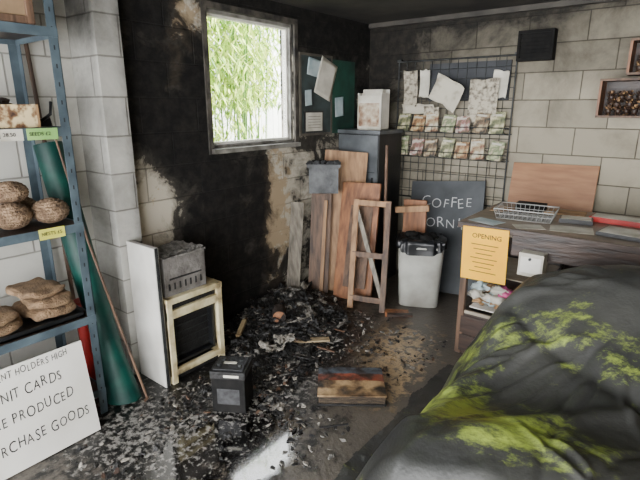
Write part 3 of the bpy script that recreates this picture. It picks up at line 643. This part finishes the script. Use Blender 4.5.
# ---------------------------------------------------------------- tarp-covered object
def tarp():
    m,nt,bs=newmat('tarpaulin_black'); n=nt.nodes;l=nt.links; bs.inputs['Roughness'].default_value=.5; bs.inputs['Specular IOR Level'].default_value=.4
    tc=n.new('ShaderNodeTexCoord'); mp=n.new('ShaderNodeMapping'); mp.inputs['Rotation'].default_value=(0,0,-.6); mp.inputs['Scale'].default_value=(1,2.0,1); l.new(tc.outputs['Object'],mp.inputs[0])
    t=n.new('ShaderNodeTexNoise'); t.inputs['Scale'].default_value=8; t.inputs['Detail'].default_value=12; t.inputs['Roughness'].default_value=.78; l.new(mp.outputs[0],t.inputs['Vector'])
    t2=n.new('ShaderNodeTexNoise'); t2.inputs['Scale'].default_value=3; t2.inputs['Detail'].default_value=8; l.new(tc.outputs['Object'],t2.inputs['Vector'])
    r=n.new('ShaderNodeValToRGB'); r.color_ramp.elements[0].position=.3; r.color_ramp.elements[0].color=lin((34,35,35)); r.color_ramp.elements[1].position=.7; r.color_ramp.elements[1].color=lin((62,62,59)); l.new(t2.outputs['Fac'],r.inputs[0])
    def mk(attr,amp,lo,hi,src,mxv=1.0):
        a=n.new('ShaderNodeAttribute'); a.attribute_name=attr
        s=n.new('ShaderNodeMath'); s.operation='MULTIPLY_ADD'; s.inputs[1].default_value=amp; l.new(src,s.inputs[0]); l.new(a.outputs['Fac'],s.inputs[2])
        mr=n.new('ShaderNodeMapRange'); mr.inputs['From Min'].default_value=lo; mr.inputs['From Max'].default_value=hi; mr.inputs['To Max'].default_value=mxv; l.new(s.outputs[0],mr.inputs['Value']); return mr.outputs[0]
    mx=n.new('ShaderNodeMix'); mx.data_type='RGBA'; l.new(mk('green',3.2,2.02,2.55,t.outputs['Fac'],.85),mx.inputs['Factor']); l.new(r.outputs[0],mx.inputs['A']); mx.inputs['B'].default_value=lin((150,168,68))
    l.new(mx.outputs['Result'],bs.inputs['Base Color'])
    t3=n.new('ShaderNodeTexNoise'); t3.inputs['Scale'].default_value=70; t3.inputs['Detail'].default_value=4; l.new(tc.outputs['Object'],t3.inputs['Vector'])
    bp=n.new('ShaderNodeBump'); bp.inputs['Strength'].default_value=.3; bp.inputs['Distance'].default_value=.006; l.new(t3.outputs['Fac'],bp.inputs['Height']); l.new(bp.outputs[0],bs.inputs['Normal'])
    NX,NY=280,300; x0,x1,y0,y1=1.42,3.25,.62,2.66
    rf=random.Random(11); folds=[]
    for k in range(70):
        if k<44:   # radial folds from the high point
            a=rf.uniform(math.pi*.75,math.pi*1.65); r0=rf.uniform(.12,.5); r1=r0+rf.uniform(.3,.8)
            c=(2.45,2.0); A=(c[0]+math.cos(a)*r0,c[1]+math.sin(a)*r0); a2=a+rf.uniform(-.2,.2); B=(c[0]+math.cos(a2)*r1,c[1]+math.sin(a2)*r1)
        else:
            A=(rf.uniform(1.7,2.8),rf.uniform(.9,2.3)); a=rf.uniform(0,6.28); L=rf.uniform(.15,.5); B=(A[0]+math.cos(a)*L,A[1]+math.sin(a)*L)
        folds.append((A,B,rf.uniform(.010,.024),rf.choice((1,1,-.7))*rf.uniform(.005,.014),rf.uniform(-.08,.08)))
    folds+=[((2.25,2.1),(1.66,1.8),.05,.022,.05),((2.6,1.6),(2.05,1.0),.05,.022,.06),((2.05,1.95),(2.8,1.5),.035,-.025,.05)]
    def foldh(x,y):
        h=0
        for A,B,w,amp,bend in folds:
            dx=B[0]-A[0];dy=B[1]-A[1];L2=dx*dx+dy*dy
            t=((x-A[0])*dx+(y-A[1])*dy)/L2
            if t<-.1 or t>1.1: continue
            L=math.sqrt(L2); d=((x-A[0])*dy-(y-A[1])*dx)/L-bend*math.sin(math.pi*t)
            ww=w*(.6+.9*max(0,t))
            if abs(d)>3*ww: continue
            h+=amp*math.exp(-(d/ww)**2)*S((t+.1)/.3)*S((1.1-t)/.3)
        return h
    verts=[];gr=[]
    for j in range(NY+1):
        for i in range(NX+1):
            x=x0+(x1-x0)*i/NX; y=y0+(y1-y0)*j/NY
            wx=.05*N(y*3,1.3)+.014*math.sin(y*17+2*N(y*4,x*2)); wy=.05*N(x*3,7.7)+.014*math.sin(x*19+N(x*3,y*3)*2)
            e=S((x-1.60+wx)/.42)*S((2.56-y+wy)/.30)*S((y-.74+wy)/.3)*S((3.2-x)/.2)
            H=.60+.36*G(x,y,2.45,2.15,.5,.42)+.10*G(x,y,2.3,1.2,.35,.25)-.07*G(x,y,2.1,1.6,.22,.25)
            z=H*e
            z+=S(e*2)*foldh(x,y)+e*(.05*N(x*1.7,y*1.7,5)+.012*N(x*5,y*5,9)+.003*N(x*22,y*22,2))
            z=max(z,.004)+ (.008*max(0,FB(x*8,y*8,5)) if z<.02 else 0)
            verts.append((x,y,z))
            g=.62*G(x,y,1.85,1.52,.26,.19)+.66*G(x,y,2.08,1.36,.26,.16)+.62*G(x,y,2.32,1.22,.2,.14)+.5*G(x,y,2.15,1.85,.26,.10)+.35*G(x,y,1.85,1.95,.16,.24)+.4*G(x,y,2.5,1.75,.25,.12)+.02
            gr.append(g)
    faces=[]
    for j in range(NY):
        for i in range(NX):
            ids=(j*(NX+1)+i,j*(NX+1)+i+1,(j+1)*(NX+1)+i+1,(j+1)*(NX+1)+i)
            x,y,_=verts[ids[0]]
            if x<1.52+.05*N(y*2.5,3.3)+.02*N(y*9,1): continue
            if y>2.60+.03*N(x*4,2): continue
            faces.append(ids)
    me=bpy.data.meshes.new('tarpaulin_cover'); me.from_pydata(verts,[],faces); me.materials.append(m)
    me.polygons.foreach_set('use_smooth',[True]*len(faces))
    at=me.attributes.new('green','FLOAT','POINT'); at.data.foreach_set('value',gr)
    o=bpy.data.objects.new('tarpaulin_cover',me); scene.collection.objects.link(o)
tarp()
# ---------------------------------------------------------------- lights / world / camera
w=bpy.data.worlds.new('World'); scene.world=w; w.use_nodes=True; bg=w.node_tree.nodes['Background']; bg.inputs[0].default_value=(.95,.975,1,1); bg.inputs[1].default_value=12
def area(name,loc,rot,sx,sy,e,col=(1,1,1)):
    L=bpy.data.lights.new(name,'AREA'); L.shape='RECTANGLE'; L.size=sx; L.size_y=sy; L.energy=e; L.color=col
    o=bpy.data.objects.new(name,L); o.location=loc; o.rotation_euler=rot; scene.collection.objects.link(o)
area('doorway_daylight',(2.2,-1.7,1.3),(math.radians(90),0,0),3.4,2.0,140,(1,.98,.95))
sL=bpy.data.lights.new('sun','SUN'); sL.energy=18; sL.angle=.02; so=bpy.data.objects.new('sun',sL); so.rotation_euler=Vector((-.75,-.45,-1)).to_track_quat('-Z','Y').to_euler(); scene.collection.objects.link(so)
cd=bpy.data.cameras.new('camera'); cd.sensor_width=36; cd.lens=27; cd.clip_start=.02; co=bpy.data.objects.new('camera',cd); co.location=(2.55,0,1.55)
co.rotation_euler=(math.radians(90-15.5),0,math.radians(38)); scene.collection.objects.link(co); scene.camera=co
